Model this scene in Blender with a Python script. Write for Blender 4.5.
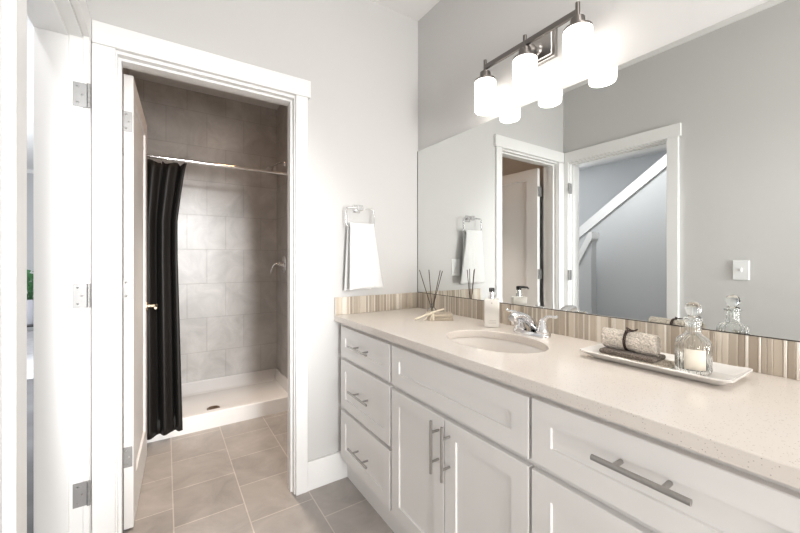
import bpy, bmesh, math, random
from mathutils import Vector, Matrix

random.seed(7)
SC = bpy.context.scene
for o in list(bpy.data.objects):
    bpy.data.objects.remove(o)
COL = SC.collection
PI = math.pi

# ------------------------------------------------------------------ camera
cam_data = bpy.data.cameras.new('camera')
cam_data.sensor_width = 36
cam_data.lens = 355.5 / 800 * 36
cam_data.shift_y = -7.1 / 800
cam_data.clip_start = 0.02
cam = bpy.data.objects.new('camera', cam_data)
COL.objects.link(cam)
cam.location = (-1.336, -1.817, 1.204)
cam.rotation_euler = (PI / 2, 0, -math.radians(33.42))
SC.camera = cam

# ------------------------------------------------------------------ view, world
SC.view_settings.view_transform = 'Standard'
SC.view_settings.look = 'None'
SC.view_settings.gamma = 1
SC.view_settings.use_curve_mapping = False
SC.view_settings.exposure = 0.26
world = bpy.data.worlds.new('world')
SC.world = world
world.use_nodes = True
world.node_tree.nodes['Background'].inputs[0].default_value = (0.75, 0.85, 1.0, 1)
world.node_tree.nodes['Background'].inputs[1].default_value = 0.6

BULB_POWER = 160.0       # emission of the bulbs inside the shades
SHADE_POWER = 3.4       # emission of the three glass shades
CEIL_POWER = 5.0        # unseen fill lamp added under the bathroom ceiling
HALL_POWER = 120.0       # daylight fill added at an unseen hall opening


def area_light(name, loc, rot, sx, sy, power, col):
    l = bpy.data.lights.new(name, 'AREA')
    l.shape = 'RECTANGLE'
    l.size, l.size_y, l.energy, l.color = sx, sy, power, col
    o = bpy.data.objects.new(name, l)
    COL.objects.link(o)
    o.location, o.rotation_euler = loc, rot
    return o


area_light('hall_fill_light', (-4.42, 2.6, 1.5), (0, -PI / 2, 0), 1.5, 1.9, HALL_POWER, (0.93, 0.96, 1.0))  # side fill added for the hall, where no window is seen
area_light('bathroom_fill_light', (-0.52, -1.95, 2.69), (0, 0, 0), 0.14, 0.14, CEIL_POWER, (1.0, 0.96, 0.91))  # lamp added out of view to fill the bathroom from above
area_light('hall_top_fill', (-1.95, -0.15, 2.69), (0, 0, 0), 0.14, 0.14, 17.0, (0.97, 0.98, 1.0))  # lamp added out of view to brighten the stair guard wall
area_light('rear_fill_light', (-0.85, -4.57, 0.86), (PI / 2, 0, 0), 0.9, 0.9, 94.0, (1.0, 0.99, 0.975))  # broad fill light added behind the camera


BEAM_POWER = 600.0       # unseen beam added behind the camera to brighten the shower through its doorway
spot = bpy.data.lights.new('doorway_fill_beam', 'SPOT')
spot.energy, spot.color = BEAM_POWER, (0.98, 0.99, 1.0)
spot.spot_size, spot.spot_blend, spot.shadow_soft_size = math.radians(24), 0.60, 0.25
spot_o = bpy.data.objects.new('doorway_fill_beam', spot)
COL.objects.link(spot_o)
spot_o.location = (-1.16, -4.43, 2.06)
spot_o.rotation_euler = (math.radians(90 - 11.5), 0, math.radians(1.8))
WASH_POWER = 1.8        # warm fill added under the shower room ceiling
wl = bpy.data.lights.new('washroom_floor_fill', 'SPOT')  # spot added to brighten the shower room floor
wl.energy, wl.color, wl.spot_size, wl.spot_blend, wl.shadow_soft_size = 135.0, (1.0, 0.86, 0.74), math.radians(54), 0.6, 0.06
wlo = bpy.data.objects.new('washroom_floor_fill', wl)
COL.objects.link(wlo)
wlo.location = (-0.84, 0.55, 2.685)
area_light('washroom_warm_fill', (-0.84, 0.55, 2.69), (0, 0, 0), 0.14, 0.14, WASH_POWER, (1.0, 0.55, 0.28))  # dim warm lamp added to tint the shower room walls

# ------------------------------------------------------------------ materials
def mat(name, col, rough=0.5, metal=0.0, bump=0.0, bump_scale=200.0, vary=0.0, vary_scale=6.0, coat=0.0,
        trans=0.0, ior=1.45, sheen=0.0, emit=None, estr=0.0, spec=None):
    m = bpy.data.materials.new(name)
    m.use_nodes = True
    nt = m.node_tree
    b = nt.nodes['Principled BSDF']
    b.inputs['Base Color'].default_value = (*col, 1)
    b.inputs['Roughness'].default_value = rough
    b.inputs['Metallic'].default_value = metal
    b.inputs['Coat Weight'].default_value = coat
    b.inputs['Transmission Weight'].default_value = trans
    b.inputs['IOR'].default_value = ior
    b.inputs['Sheen Weight'].default_value = sheen
    if spec is not None:
        b.inputs['Specular IOR Level'].default_value = spec
    if emit:
        b.inputs['Emission Color'].default_value = (*emit, 1)
        b.inputs['Emission Strength'].default_value = estr
    geo = nt.nodes.new('ShaderNodeNewGeometry')
    if vary:
        n = nt.nodes.new('ShaderNodeTexNoise')
        n.inputs['Scale'].default_value = vary_scale
        n.inputs['Detail'].default_value = 5
        nt.links.new(geo.outputs['Position'], n.inputs['Vector'])
        r = nt.nodes.new('ShaderNodeValToRGB')
        r.color_ramp.elements[0].position = 0.3
        r.color_ramp.elements[1].position = 0.7
        r.color_ramp.elements[0].color = (*[max(0, c * (1 - vary)) for c in col], 1)
        r.color_ramp.elements[1].color = (*[min(1, c * (1 + vary)) for c in col], 1)
        nt.links.new(n.outputs['Fac'], r.inputs['Fac'])
        nt.links.new(r.outputs['Color'], b.inputs['Base Color'])
    if bump:
        n = nt.nodes.new('ShaderNodeTexNoise')
        n.inputs['Scale'].default_value = bump_scale
        n.inputs['Detail'].default_value = 3
        nt.links.new(geo.outputs['Position'], n.inputs['Vector'])
        bp = nt.nodes.new('ShaderNodeBump')
        bp.inputs['Strength'].default_value = bump
        bp.inputs['Distance'].default_value = 0.002
        nt.links.new(n.outputs['Fac'], bp.inputs['Height'])
        nt.links.new(bp.outputs['Normal'], b.inputs['Normal'])
    return m


def tile_mat(name, mode, c1, c2, grout, bw, rh, mortar, rough):
    m = bpy.data.materials.new(name)
    m.use_nodes = True
    nt = m.node_tree
    L = nt.links.new
    b = nt.nodes['Principled BSDF']
    geo = nt.nodes.new('ShaderNodeNewGeometry')
    sep = nt.nodes.new('ShaderNodeSeparateXYZ')
    L(geo.outputs['Position'], sep.inputs[0])
    comb = nt.nodes.new('ShaderNodeCombineXYZ')

    def add(a, k):
        n = nt.nodes.new('ShaderNodeMath')
        n.operation = 'ADD'
        L(a, n.inputs[0])
        if isinstance(k, float):
            n.inputs[1].default_value = k
        else:
            L(k, n.inputs[1])
        return n.outputs[0]
    if mode == 'floor':
        L(add(sep.outputs['Y'], -0.07 + 0.1525 + bw * 40), comb.inputs[0])
        L(add(sep.outputs['X'], 1.305 + rh * 20), comb.inputs[1])
    else:
        u = add(sep.outputs['X'], sep.outputs['Y'])
        L(add(u, 1.02 - 1.86 + bw * 20), comb.inputs[0])
        L(add(sep.outputs['Z'], -0.055 + rh * 20), comb.inputs[1])
    br = nt.nodes.new('ShaderNodeTexBrick')
    br.offset = 0.5
    br.offset_frequency = 2
    br.squash = 1.0
    L(comb.outputs[0], br.inputs['Vector'])
    br.inputs['Scale'].default_value = 1.0
    br.inputs['Brick Width'].default_value = bw
    br.inputs['Row Height'].default_value = rh
    br.inputs['Mortar Size'].default_value = mortar
    br.inputs['Mortar Smooth'].default_value = 0.2
    br.inputs['Color1'].default_value = (*c1, 1)
    br.inputs['Color2'].default_value = (*c2, 1)
    br.inputs['Mortar'].default_value = (*grout, 1)
    n = nt.nodes.new('ShaderNodeTexNoise')
    n.inputs['Scale'].default_value = 5.0
    n.inputs['Detail'].default_value = 8
    n.inputs['Roughness'].default_value = 0.62
    n.inputs['Distortion'].default_value = 0.7
    L(geo.outputs['Position'], n.inputs['Vector'])
    r = nt.nodes.new('ShaderNodeValToRGB')
    r.color_ramp.elements[0].position = 0.3
    r.color_ramp.elements[1].position = 0.72
    r.color_ramp.elements[0].color = (0.80, 0.79, 0.78, 1)
    r.color_ramp.elements[1].color = (1.16, 1.15, 1.14, 1)
    L(n.outputs['Fac'], r.inputs['Fac'])
    mx = nt.nodes.new('ShaderNodeMix')
    mx.data_type = 'RGBA'
    mx.blend_type = 'MULTIPLY'
    mx.inputs[0].default_value = 1.0
    L(br.outputs['Color'], mx.inputs[6])
    L(r.outputs['Color'], mx.inputs[7])
    L(mx.outputs[2], b.inputs['Base Color'])
    b.inputs['Roughness'].default_value = rough
    bp = nt.nodes.new('ShaderNodeBump')
    bp.invert = True
    bp.inputs['Strength'].default_value = 0.5
    bp.inputs['Distance'].default_value = 0.002
    L(br.outputs['Fac'], bp.inputs['Height'])
    L(bp.outputs['Normal'], b.inputs['Normal'])
    return m


def quartz_mat():
    m = mat('quartz', (0.76, 0.70, 0.645), 0.16)
    nt = m.node_tree
    b = nt.nodes['Principled BSDF']
    geo = nt.nodes['Geometry'] if 'Geometry' in nt.nodes else nt.nodes.new('ShaderNodeNewGeometry')
    v = nt.nodes.new('ShaderNodeTexVoronoi')
    v.inputs['Scale'].default_value = 190
    nt.links.new(geo.outputs['Position'], v.inputs['Vector'])
    r = nt.nodes.new('ShaderNodeValToRGB')
    e = r.color_ramp.elements
    e[0].position, e[0].color = 0.10, (0.40, 0.33, 0.28, 1)
    e[1].position, e[1].color = 0.22, (0.76, 0.70, 0.645, 1)
    nt.links.new(v.outputs['Distance'], r.inputs['Fac'])
    n = nt.nodes.new('ShaderNodeTexNoise')
    n.inputs['Scale'].default_value = 90
    nt.links.new(geo.outputs['Position'], n.inputs['Vector'])
    r2 = nt.nodes.new('ShaderNodeValToRGB')
    r2.color_ramp.elements[0].position, r2.color_ramp.elements[1].position = 0.50, 0.58
    nt.links.new(n.outputs['Fac'], r2.inputs['Fac'])
    mx = nt.nodes.new('ShaderNodeMix')
    mx.data_type = 'RGBA'
    mx.inputs[7].default_value = (0.76, 0.70, 0.645, 1)
    nt.links.new(r2.outputs['Color'], mx.inputs[0])
    nt.links.new(r.outputs['Color'], mx.inputs[6])
    nt.links.new(mx.outputs[2], b.inputs['Base Color'])
    return m


def rib_mat(name, col, scale):
    """Woven towelling: a raised waffle weave with darker hollows between the threads."""
    m = mat(name, col, 0.95, sheen=0.3)
    nt = m.node_tree
    b = nt.nodes['Principled BSDF']
    tc = nt.nodes.new('ShaderNodeTexCoord')
    w1 = nt.nodes.new('ShaderNodeTexVoronoi')
    w1.inputs['Scale'].default_value = scale
    nt.links.new(tc.outputs['Object'], w1.inputs['Vector'])
    r = nt.nodes.new('ShaderNodeValToRGB')
    e = r.color_ramp.elements
    e[0].position, e[0].color = 0.25, (*[min(1, c * 1.12) for c in col], 1)
    e[1].position, e[1].color = 0.95, (*[c * 0.62 for c in col], 1)
    nt.links.new(w1.outputs['Distance'], r.inputs['Fac'])
    nt.links.new(r.outputs['Color'], b.inputs['Base Color'])
    bp = nt.nodes.new('ShaderNodeBump')
    bp.invert = True
    bp.inputs['Strength'].default_value = 1.0
    bp.inputs['Distance'].default_value = 0.005
    nt.links.new(w1.outputs['Distance'], bp.inputs['Height'])
    nt.links.new(bp.outputs['Normal'], b.inputs['Normal'])
    return m


M = dict(
    wall=mat('wall_paint', (0.60, 0.592, 0.582), 0.85, spec=0.15),
    peel=mat('textured_wall_paint', (0.60, 0.592, 0.582), 0.85, spec=0.15, bump=0.25, bump_scale=160),
    hall=mat('hall_paint', (0.60, 0.605, 0.61), 0.85),
    ceil=mat('ceiling_paint', (0.80, 0.79, 0.775), 0.9),
    trim=mat('trim_white', (0.83, 0.825, 0.815), 0.38),
    cabinet=mat('cabinet_paint', (0.82, 0.80, 0.785), 0.42),
    door=mat('door_paint', (0.80, 0.785, 0.77), 0.42),
    gap=mat('dark_gap', (0.03, 0.025, 0.02), 0.8),
    floor=tile_mat('floor_tile', 'floor', (0.42, 0.39, 0.365), (0.37, 0.345, 0.325), (0.60, 0.555, 0.51), 0.305, 0.295, 0.0028, 0.42),
    shower=tile_mat('shower_tile', 'wall', (0.56, 0.545, 0.53), (0.515, 0.50, 0.485), (0.40, 0.385, 0.37), 0.312, 0.31, 0.0022, 0.30),
    quartz=quartz_mat(),
    sink=mat('sink_ceramic', (0.80, 0.755, 0.71), 0.12, coat=0.3),
    chrome=mat('chrome', (0.82, 0.82, 0.83), 0.08, 1.0),
    nickel=mat('satin_nickel', (0.42, 0.40, 0.385), 0.30, 1.0),
    bar=mat('dark_nickel', (0.20, 0.185, 0.175), 0.38, 1.0),  # darker nickel tone for the crossbar and lamp holders
    darknickel=mat('brushed_nickel', (0.42, 0.405, 0.39), 0.30, 1.0),
    hinge=mat('hinge_steel', (0.33, 0.325, 0.32), 0.45, 0.6),
    mirror=mat('mirror_silver', (0.80, 0.82, 0.81), 0.0, 1.0),
    shade=mat('lit_opal_glass', (0.9, 0.9, 0.88), 0.3, emit=(1.0, 0.95, 0.89), estr=SHADE_POWER),
    bulb=mat('lit_bulb', (0.9, 0.9, 0.88), 0.3, emit=(1.0, 0.93, 0.85), estr=BULB_POWER),
    rimglass=mat('clear_rim_glass', (0.95, 0.95, 0.95), 0.05, trans=1.0),
    towel=mat('white_towel', (0.76, 0.76, 0.755), 0.95, bump=1.0, bump_scale=420, sheen=0.3),
    curtain=mat('curtain_fabric', (0.0085, 0.0072, 0.0062), 0.55, bump=0.15, bump_scale=500),
    pan=mat('shower_acrylic', (0.84, 0.82, 0.80), 0.16, coat=0.3),
    plate=mat('white_plastic', (0.84, 0.84, 0.84), 0.35),
    porcelain=mat('tray_porcelain', (0.82, 0.79, 0.755), 0.14, coat=0.4),
    glass=mat('clear_glass', (0.97, 0.98, 0.97), 0.0, trans=1.0, ior=1.46),
    cream=mat('cream_paper', (0.76, 0.70, 0.60), 0.7),
    bottle=mat('soap_plastic', (0.76, 0.73, 0.68), 0.28, coat=0.2),
    black=mat('black_plastic', (0.018, 0.018, 0.018), 0.35),
    ink=mat('grey_print', (0.50, 0.46, 0.41), 0.7),
    rope=mat('dark_leather', (0.045, 0.027, 0.020), 0.6),
    weave=rib_mat('waffle_cream', (0.74, 0.66, 0.57), 190),
    brown=rib_mat('waffle_brown', (0.19, 0.145, 0.11), 260),
    creamcloth=rib_mat('cream_cloth', (0.70, 0.60, 0.48), 300),
    wrap=rib_mat('tan_wrap', (0.68, 0.57, 0.44), 340),
    ribbon=mat('raffia', (0.78, 0.70, 0.56), 0.7),
    reed=mat('reed_wood', (0.085, 0.055, 0.042), 0.7),
    brass=mat('warm_nickel', (0.66, 0.58, 0.46), 0.25, 1.0),
    hallfloor=mat('hall_plank', (0.20, 0.195, 0.20), 0.45, vary=0.25, vary_scale=3),
    rug=mat('rug_wool', (0.74, 0.73, 0.75), 0.95, bump=0.8, bump_scale=60, vary=0.12, vary_scale=9),
    leaf=mat('leaf', (0.035, 0.12, 0.04), 0.5),
    pot=mat('grey_pot', (0.36, 0.36, 0.39), 0.7),
    drain=mat('drain_bronze', (0.30, 0.22, 0.16), 0.35, 1.0),
)
SPLASH = [mat('mosaic_' + n, c, r) for n, c, r in (
    ('cream', (0.63, 0.56, 0.465), 0.25), ('sand', (0.51, 0.44, 0.355), 0.3), ('taupe', (0.37, 0.31, 0.245), 0.3),
    ('ivory', (0.75, 0.69, 0.61), 0.2), ('oat', (0.45, 0.39, 0.315), 0.3))]
SPLASH_GROUT = mat('mosaic_grout', (0.42, 0.36, 0.30), 0.8)


# ------------------------------------------------------------------ helpers
def new():
    return bmesh.new()


def bx(bm, x0, x1, y0, y1, z0, z1, bev=0.0, seg=1):
    lo = (min(x0, x1), min(y0, y1), min(z0, z1))
    hi = (max(x0, x1), max(y0, y1), max(z0, z1))
    c = [(a + b) / 2 for a, b in zip(lo, hi)]
    s = [b - a for a, b in zip(lo, hi)]
    r = bmesh.ops.create_cube(bm, size=1.0, matrix=Matrix.Translation(c) @ Matrix.Diagonal((*s, 1)))
    vs = r['verts']
    if bev:
        es = list({e for v in vs for e in v.link_edges})
        bmesh.ops.bevel(bm, geom=es, offset=bev, segments=seg, affect='EDGES', profile=0.5)
    return vs


def tube(bm, pts, r, n=12, caps=True):
    """A round rod through pts; r is one radius or one per point."""
    pts = [Vector(p) for p in pts]
    rs = r if isinstance(r, (list, tuple)) else [r] * len(pts)
    rings = []
    up = None
    for i, p in enumerate(pts):
        t = (pts[min(i + 1, len(pts) - 1)] - pts[max(i - 1, 0)]).normalized()
        if up is None:
            up = Vector((0, 0, 1)) if abs(t.z) < 0.9 else Vector((1, 0, 0))
        a = t.cross(up).normalized()
        b = a.cross(t).normalized()
        up = b
        rings.append([bm.verts.new(p + (a * math.cos(2 * PI * k / n) + b * math.sin(2 * PI * k / n)) * rs[i]) for k in range(n)])
    for i in range(len(rings) - 1):
        for k in range(n):
            bm.faces.new((rings[i][k], rings[i][(k + 1) % n], rings[i + 1][(k + 1) % n], rings[i + 1][k]))
    if caps:
        bm.faces.new(list(reversed(rings[0])))
        bm.faces.new(rings[-1])


def closed_tube(bm, pts, r, n=10):
    pts = [Vector(p) for p in pts]
    N = len(pts)
    nrm = Vector((0, 0, 0))
    c = sum(pts, Vector()) / N
    for i in range(N):
        nrm += (pts[i] - c).cross(pts[(i + 1) % N] - c)
    nrm.normalize()
    rings = []
    for i in range(N):
        t = (pts[(i + 1) % N] - pts[i - 1]).normalized()
        a = t.cross(nrm).normalized()
        rings.append([bm.verts.new(pts[i] + (a * math.cos(2 * PI * k / n) + nrm * math.sin(2 * PI * k / n)) * r) for k in range(n)])
    for i in range(N):
        j = (i + 1) % N
        for k in range(n):
            bm.faces.new((rings[i][k], rings[i][(k + 1) % n], rings[j][(k + 1) % n], rings[j][k]))


def lathe(bm, prof, c, n=32, rib=0.0, ribn=0, axis='z', cap=True):
    """Profile of (radius, height) turned about an axis through c."""
    c = Vector(c)
    rings = []
    for r, h in prof:
        ring = []
        for k in range(n):
            a = 2 * PI * k / n
            rr = r * (1 + rib * math.cos(ribn * a)) if rib else r
            p = (rr * math.cos(a), rr * math.sin(a), h)
            if axis == 'x':
                p = (h, p[0], p[1])
            elif axis == 'y':
                p = (p[0], h, p[1])
            ring.append(bm.verts.new(c + Vector(p)))
        rings.append(ring)
    for i in range(len(rings) - 1):
        for k in range(n):
            bm.faces.new((rings[i][k], rings[i][(k + 1) % n], rings[i + 1][(k + 1) % n], rings[i + 1][k]))
    if cap:
        bm.faces.new(list(reversed(rings[0])))
        bm.faces.new(rings[-1])


def rounded(pts, r, n=6):
    """Closed polygon (3-D points) with rounded corners."""
    out = []
    N = len(pts)
    for i in range(N):
        p = Vector(pts[i])
        a = (Vector(pts[i - 1]) - p).normalized()
        b = (Vector(pts[(i + 1) % N]) - p).normalized()
        for k in range(n + 1):
            t = k / n
            out.append((1 - t) ** 2 * (p + a * r) + 2 * t * (1 - t) * p + t * t * (p + b * r))
    return out


def bez(p0, p1, p2, n=12):
    p0, p1, p2 = Vector(p0), Vector(p1), Vector(p2)
    return [(1 - t) ** 2 * p0 + 2 * t * (1 - t) * p1 + t * t * p2 for t in [k / n for k in range(n + 1)]]


def world_loc(o):
    v = Vector((0, 0, 0))
    while o is not None:
        v += o.location
        o = o.parent
    return v


def base_of(bm):
    xs = [v.co for v in bm.verts]
    return Vector(((min(v.x for v in xs) + max(v.x for v in xs)) / 2, (min(v.y for v in xs) + max(v.y for v in xs)) / 2, min(v.z for v in xs)))


def obj(name, bm, m, parent=None, smooth=False, sub=0, solid=0.0, label=None):
    """Link bm (built in world coordinates) as one mesh object with its origin at its base."""
    bmesh.ops.recalc_face_normals(bm, faces=bm.faces)
    loc = base_of(bm) if parent is None else world_loc(parent)
    bm.transform(Matrix.Translation(-loc))
    me = bpy.data.meshes.new(name)
    bm.to_mesh(me)
    bm.free()
    for x in (m if isinstance(m, (list, tuple)) else [m]):
        me.materials.append(x)
    o = bpy.data.objects.new(name, me)
    COL.objects.link(o)
    if parent is None:
        o.location = loc
    else:
        o.parent = parent
    if smooth:
        for p in me.polygons:
            p.use_smooth = True
        try:
            me.set_sharp_from_angle(angle=math.radians(38))
        except Exception:
            pass
    if solid:
        md = o.modifiers.new('thickness', 'SOLIDIFY')
        md.thickness = solid
        md.offset = 0
    if sub:
        md = o.modifiers.new('smooth', 'SUBSURF')
        md.levels = md.render_levels = sub
    if label:
        o['label'] = label
    return o


def tag(o, label, cat, group=None, kind=None):
    o['label'] = label
    o['category'] = cat
    if group:
        o['group'] = group
    if kind:
        o['kind'] = kind
    return o


def thing(name, loc, label, cat, group=None, kind=None):
    o = bpy.data.objects.new(name, None)
    o.empty_display_size = 0.05
    COL.objects.link(o)
    o.location = loc
    return tag(o, label, cat, group, kind)


def struct(name, bm, m, label, cat, **k):
    return tag(obj(name, bm, m, **k), label, cat, kind='structure')


def shaker(bm, x_front, y0, y1, z0, z1, fw=0.055, th=0.020, rec=0.006, side=-1):
    """Five-piece door or drawer front lying in a plane of constant x, facing side*x."""
    xb = x_front - side * th
    ys, ye = min(y0, y1), max(y0, y1)
    b = 0.0018

    def ring(x, i):
        return [bm.verts.new((x, a, c)) for a, c in ((ys + i, z0 + i), (ye - i, z0 + i), (ye - i, z1 - i), (ys + i, z1 - i))]
    rs = [ring(xb, 0), ring(x_front - side * b, 0), ring(x_front, b), ring(x_front, fw), ring(x_front - side * rec, fw + 0.0015)]
    bm.faces.new(rs[0])
    for p, q in zip(rs, rs[1:]):
        for k in range(4):
            bm.faces.new((p[k], p[(k + 1) % 4], q[(k + 1) % 4], q[k]))
    bm.faces.new(rs[-1])


# ------------------------------------------------------------------ room shell
H = 2.712
XL = -1.593            # bathroom face of the wall with the doorway to the hall
XLO = -1.722           # hall face of the same wall
YR = -4.60             # wall behind the camera
YS = 1.86              # far wall of the shower
XW = -0.40             # wall of the shower with the valve
DX0, DX1 = -1.497, -0.786     # doorway to the shower room
DY0, DY1 = -0.772, -0.060     # doorway to the hall
DH = 2.030
JT = 0.018

bm = new(); bx(bm, XLO, 0.12, YR - 0.1, YS + 0.1, -0.10, 0)
struct('floor', bm, M['floor'], 'grey beige square floor tiles with pale grout running through the bathroom', 'floor')
bm = new(); bx(bm, -4.6, XLO, -2.6, 6.7, -0.10, 0)
struct('floor_hall', bm, M['hallfloor'], 'dark grey hall floor seen through the open hall doorway', 'floor')
bm = new(); bx(bm, XLO, 0.12, YR - 0.1, YS + 0.1, H, H + 0.1)
struct('ceiling', bm, M['ceil'], 'pale bathroom ceiling above the vanity light', 'ceiling')
bm = new(); bx(bm, -4.6, XLO, -2.6, 6.7, H, H + 0.1)
struct('ceiling_hall', bm, M['ceil'], 'pale hall ceiling seen through the hall doorway', 'ceiling')

bm = new(); bx(bm, 0, 0.12, YR - 0.1, 0.115, 0, H)
struct('wall_right', bm, M['peel'], 'greige wall carrying the big mirror and the vanity light', 'wall')
bm = new()
bx(bm, XL, DX0 - JT, 0, 0.115, 0, H)
bx(bm, DX1 + JT, 0, 0, 0.115, 0, H)
bx(bm, DX0 - JT, DX1 + JT, 0, 0.115, DH + JT, H)
struct('wall_back', bm, M['wall'], 'greige wall with the shower room doorway and the towel ring', 'wall')
bm = new()
bx(bm, XLO, XL, YR - 0.1, DY0 - JT, 0, H)
bx(bm, XLO, XL, DY1 + JT, YS + 0.1, 0, H)
bx(bm, XLO, XL, DY0 - JT, DY1 + JT, DH + JT, H)
struct('wall_left', bm, M['wall'], 'greige wall with the hall doorway, seen in the mirror', 'wall')
bm = new()
WX0, WX1, WZ0, WZ1 = -1.35, -0.35, 0.36, 1.36
bx(bm, XL, WX0, YR - 0.1, YR, 0, H); bx(bm, WX1, 0, YR - 0.1, YR, 0, H)
bx(bm, WX0, WX1, YR - 0.1, YR, 0, WZ0); bx(bm, WX0, WX1, YR - 0.1, YR, WZ1, H)
struct('wall_rear', bm, M['wall'], 'greige bathroom wall with an added window opening facing the vanity end', 'wall')
w = thing('added_window_1', ((WX0 + WX1) / 2, YR, WZ0), 'added white framed window around the rear fill light, out of view', 'window', kind='structure')  # unseen window added to go with the rear fill light
bm = new()
for a in ((WX0, WX0 + 0.05, WZ0, WZ1), (WX1 - 0.05, WX1, WZ0, WZ1), (WX0 + 0.05, WX1 - 0.05, WZ0, WZ0 + 0.05), (WX0 + 0.05, WX1 - 0.05, WZ1 - 0.05, WZ1)):
    bx(bm, a[0], a[1], YR - 0.09, YR - 0.03, a[2], a[3])
obj('added_window_frame', bm, M['trim'], w)
bm = new(); bx(bm, WX0 + 0.05, WX1 - 0.05, YR - 0.065, YR - 0.06, WZ0 + 0.05, WZ1 - 0.05)
obj('pane', bm, M['rimglass'], w)

# shower room
bm = new(); bx(bm, XL, XW, YS, YS + 0.1, 0, H)
struct('wall_shower_back', bm, M['shower'], 'grey tiled wall at the far side of the shower', 'wall')
bm = new(); bx(bm, XW, XW + 0.1, 1.04, YS, 0, H)
struct('wall_shower_right', bm, M['shower'], 'narrow grey tiled shower wall with the valve and shower head', 'wall')
bm = new(); bx(bm, XW, XW + 0.1, 0.115, 1.04, 0, H)
struct('wall_washroom_right', bm, M['wall'], 'painted wall of the shower room beside the doorway', 'wall')
bm = new(); bx(bm, XL, XL + 0.012, 1.04, YS, 0.0, H)
struct('wall_shower_left', bm, M['shower'], 'grey tiled shower wall behind the dark curtain', 'wall')

# hall and stairwell
bm = new(); bx(bm, -4.6, -4.5, -2.6, 1.6, 0, H); bx(bm, -4.6, -4.5, 3.6, 6.7, 0, H); bx(bm, -4.6, -4.5, 1.6, 3.6, 0, 0.7); bx(bm, -4.6, -4.5, 1.6, 3.6, 2.3, H)  # out-of-view opening added beside the hall fill light
struct('wall_hall_far', bm, M['hall'], 'blue grey stairwell wall seen in the mirror above the sloping white cap', 'wall')
bm = new(); bx(bm, -4.5, XLO, 6.6, 6.7, 0, H)
struct('wall_hall_end', bm, M['hall'], 'blue grey wall at the end of the hall', 'wall')
bm = new(); bx(bm, -4.5, XLO, -2.6, -2.5, 0, H)
struct('wall_hall_near', bm, M['hall'], 'hall wall beside the stairs', 'wall')
bm = new(); bx(bm, XLO - 0.1, XLO, YS + 0.1, 6.6, 0, H)
struct('wall_hall_side', bm, M['hall'], 'hall wall running on past the shower room', 'wall')
bm = new(); bx(bm, -4.5, XLO - 0.1, 6.57, 6.6, H - 0.06, H)
struct('trim_1', bm, M['trim'], 'white trim where hall wall meets hall ceiling', 'trim')


def sloped(bm, x0, x1, pts):
    """Prism between two x planes over a polygon of (y, z)."""
    a = [bm.verts.new((x0, y, z)) for y, z in pts]
    b = [bm.verts.new((x1, y, z)) for y, z in pts]
    bm.faces.new(a); bm.faces.new(list(reversed(b)))
    n = len(pts)
    for k in range(n):
        bm.faces.new((a[k], b[k], b[(k + 1) % n], a[(k + 1) % n]))


sl = -0.744


def capz(y):
    return 2.202 + sl * (y + 0.418)


YK0, YK1 = -0.95, 1.45
bm = new(); sloped(bm, -2.74, -2.62, [(YK0, 0), (YK1, 0), (YK1, capz(YK1) - 0.11), (YK0, capz(YK0) - 0.11)])
struct('wall_stair_guard', bm, M['hall'], 'blue grey guard wall under the sloping white stair cap', 'wall')
bm = new(); sloped(bm, -2.77, -2.60, [(YK0, capz(YK0) - 0.118), (YK1, capz(YK1) - 0.118), (YK1, capz(YK1)), (YK0, capz(YK0))])
struct('trim_2', bm, M['trim'], 'long white sloping cap on the stair guard wall, seen in the mirror', 'trim')
bm = new(); sloped(bm, -2.42, -2.32, [(0.145, 0), (0.45, 0), (0.45, 0.84), (0.145, 1.41)])
struct('wall_stair_foot', bm, M['hall'], 'short guard wall ending at the stair foot, seen at the doorway edge in the mirror', 'wall')
bm = new(); sloped(bm, -2.44, -2.30, [(0.13, 1.42), (0.47, 0.78), (0.47, 0.90), (0.16, 1.485), (0.13, 1.485)])
struct('trim_3', bm, M['trim'], 'short white cap on the guard wall at the stair foot', 'trim')

# ------------------------------------------------------------------ doorway trim
CW, CT = 0.060, 0.018


def hinge(parent, x0, x1, y, zc, knuckle, face=-1):
    """Hinge leaf lying in a plane of constant y with its knuckle standing at knuckle=(x, y)."""
    bm = new()
    bx(bm, x0, x1, y, y + face * 0.0025, zc - 0.045, zc + 0.045, 0.0008)
    for k in range(5):
        z0 = zc - 0.045 + k * 0.018
        tube(bm, [(knuckle[0], knuckle[1], z0 + 0.0006), (knuckle[0], knuckle[1], z0 + 0.0174)], 0.0062, 10)
    h = obj('hinge', bm, M['hinge'], parent, smooth=True)
    bm = new()
    for dx, dz in ((0.35, 0.030), (0.65, 0.0), (0.35, -0.030)):
        xx = x0 + (x1 - x0) * dx
        tube(bm, [(xx, y + face * 0.002, zc + dz), (xx, y + face * 0.0036, zc + dz)], 0.0036, 10)
    obj('screw', bm, M['chrome'], h)
    return h


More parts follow.
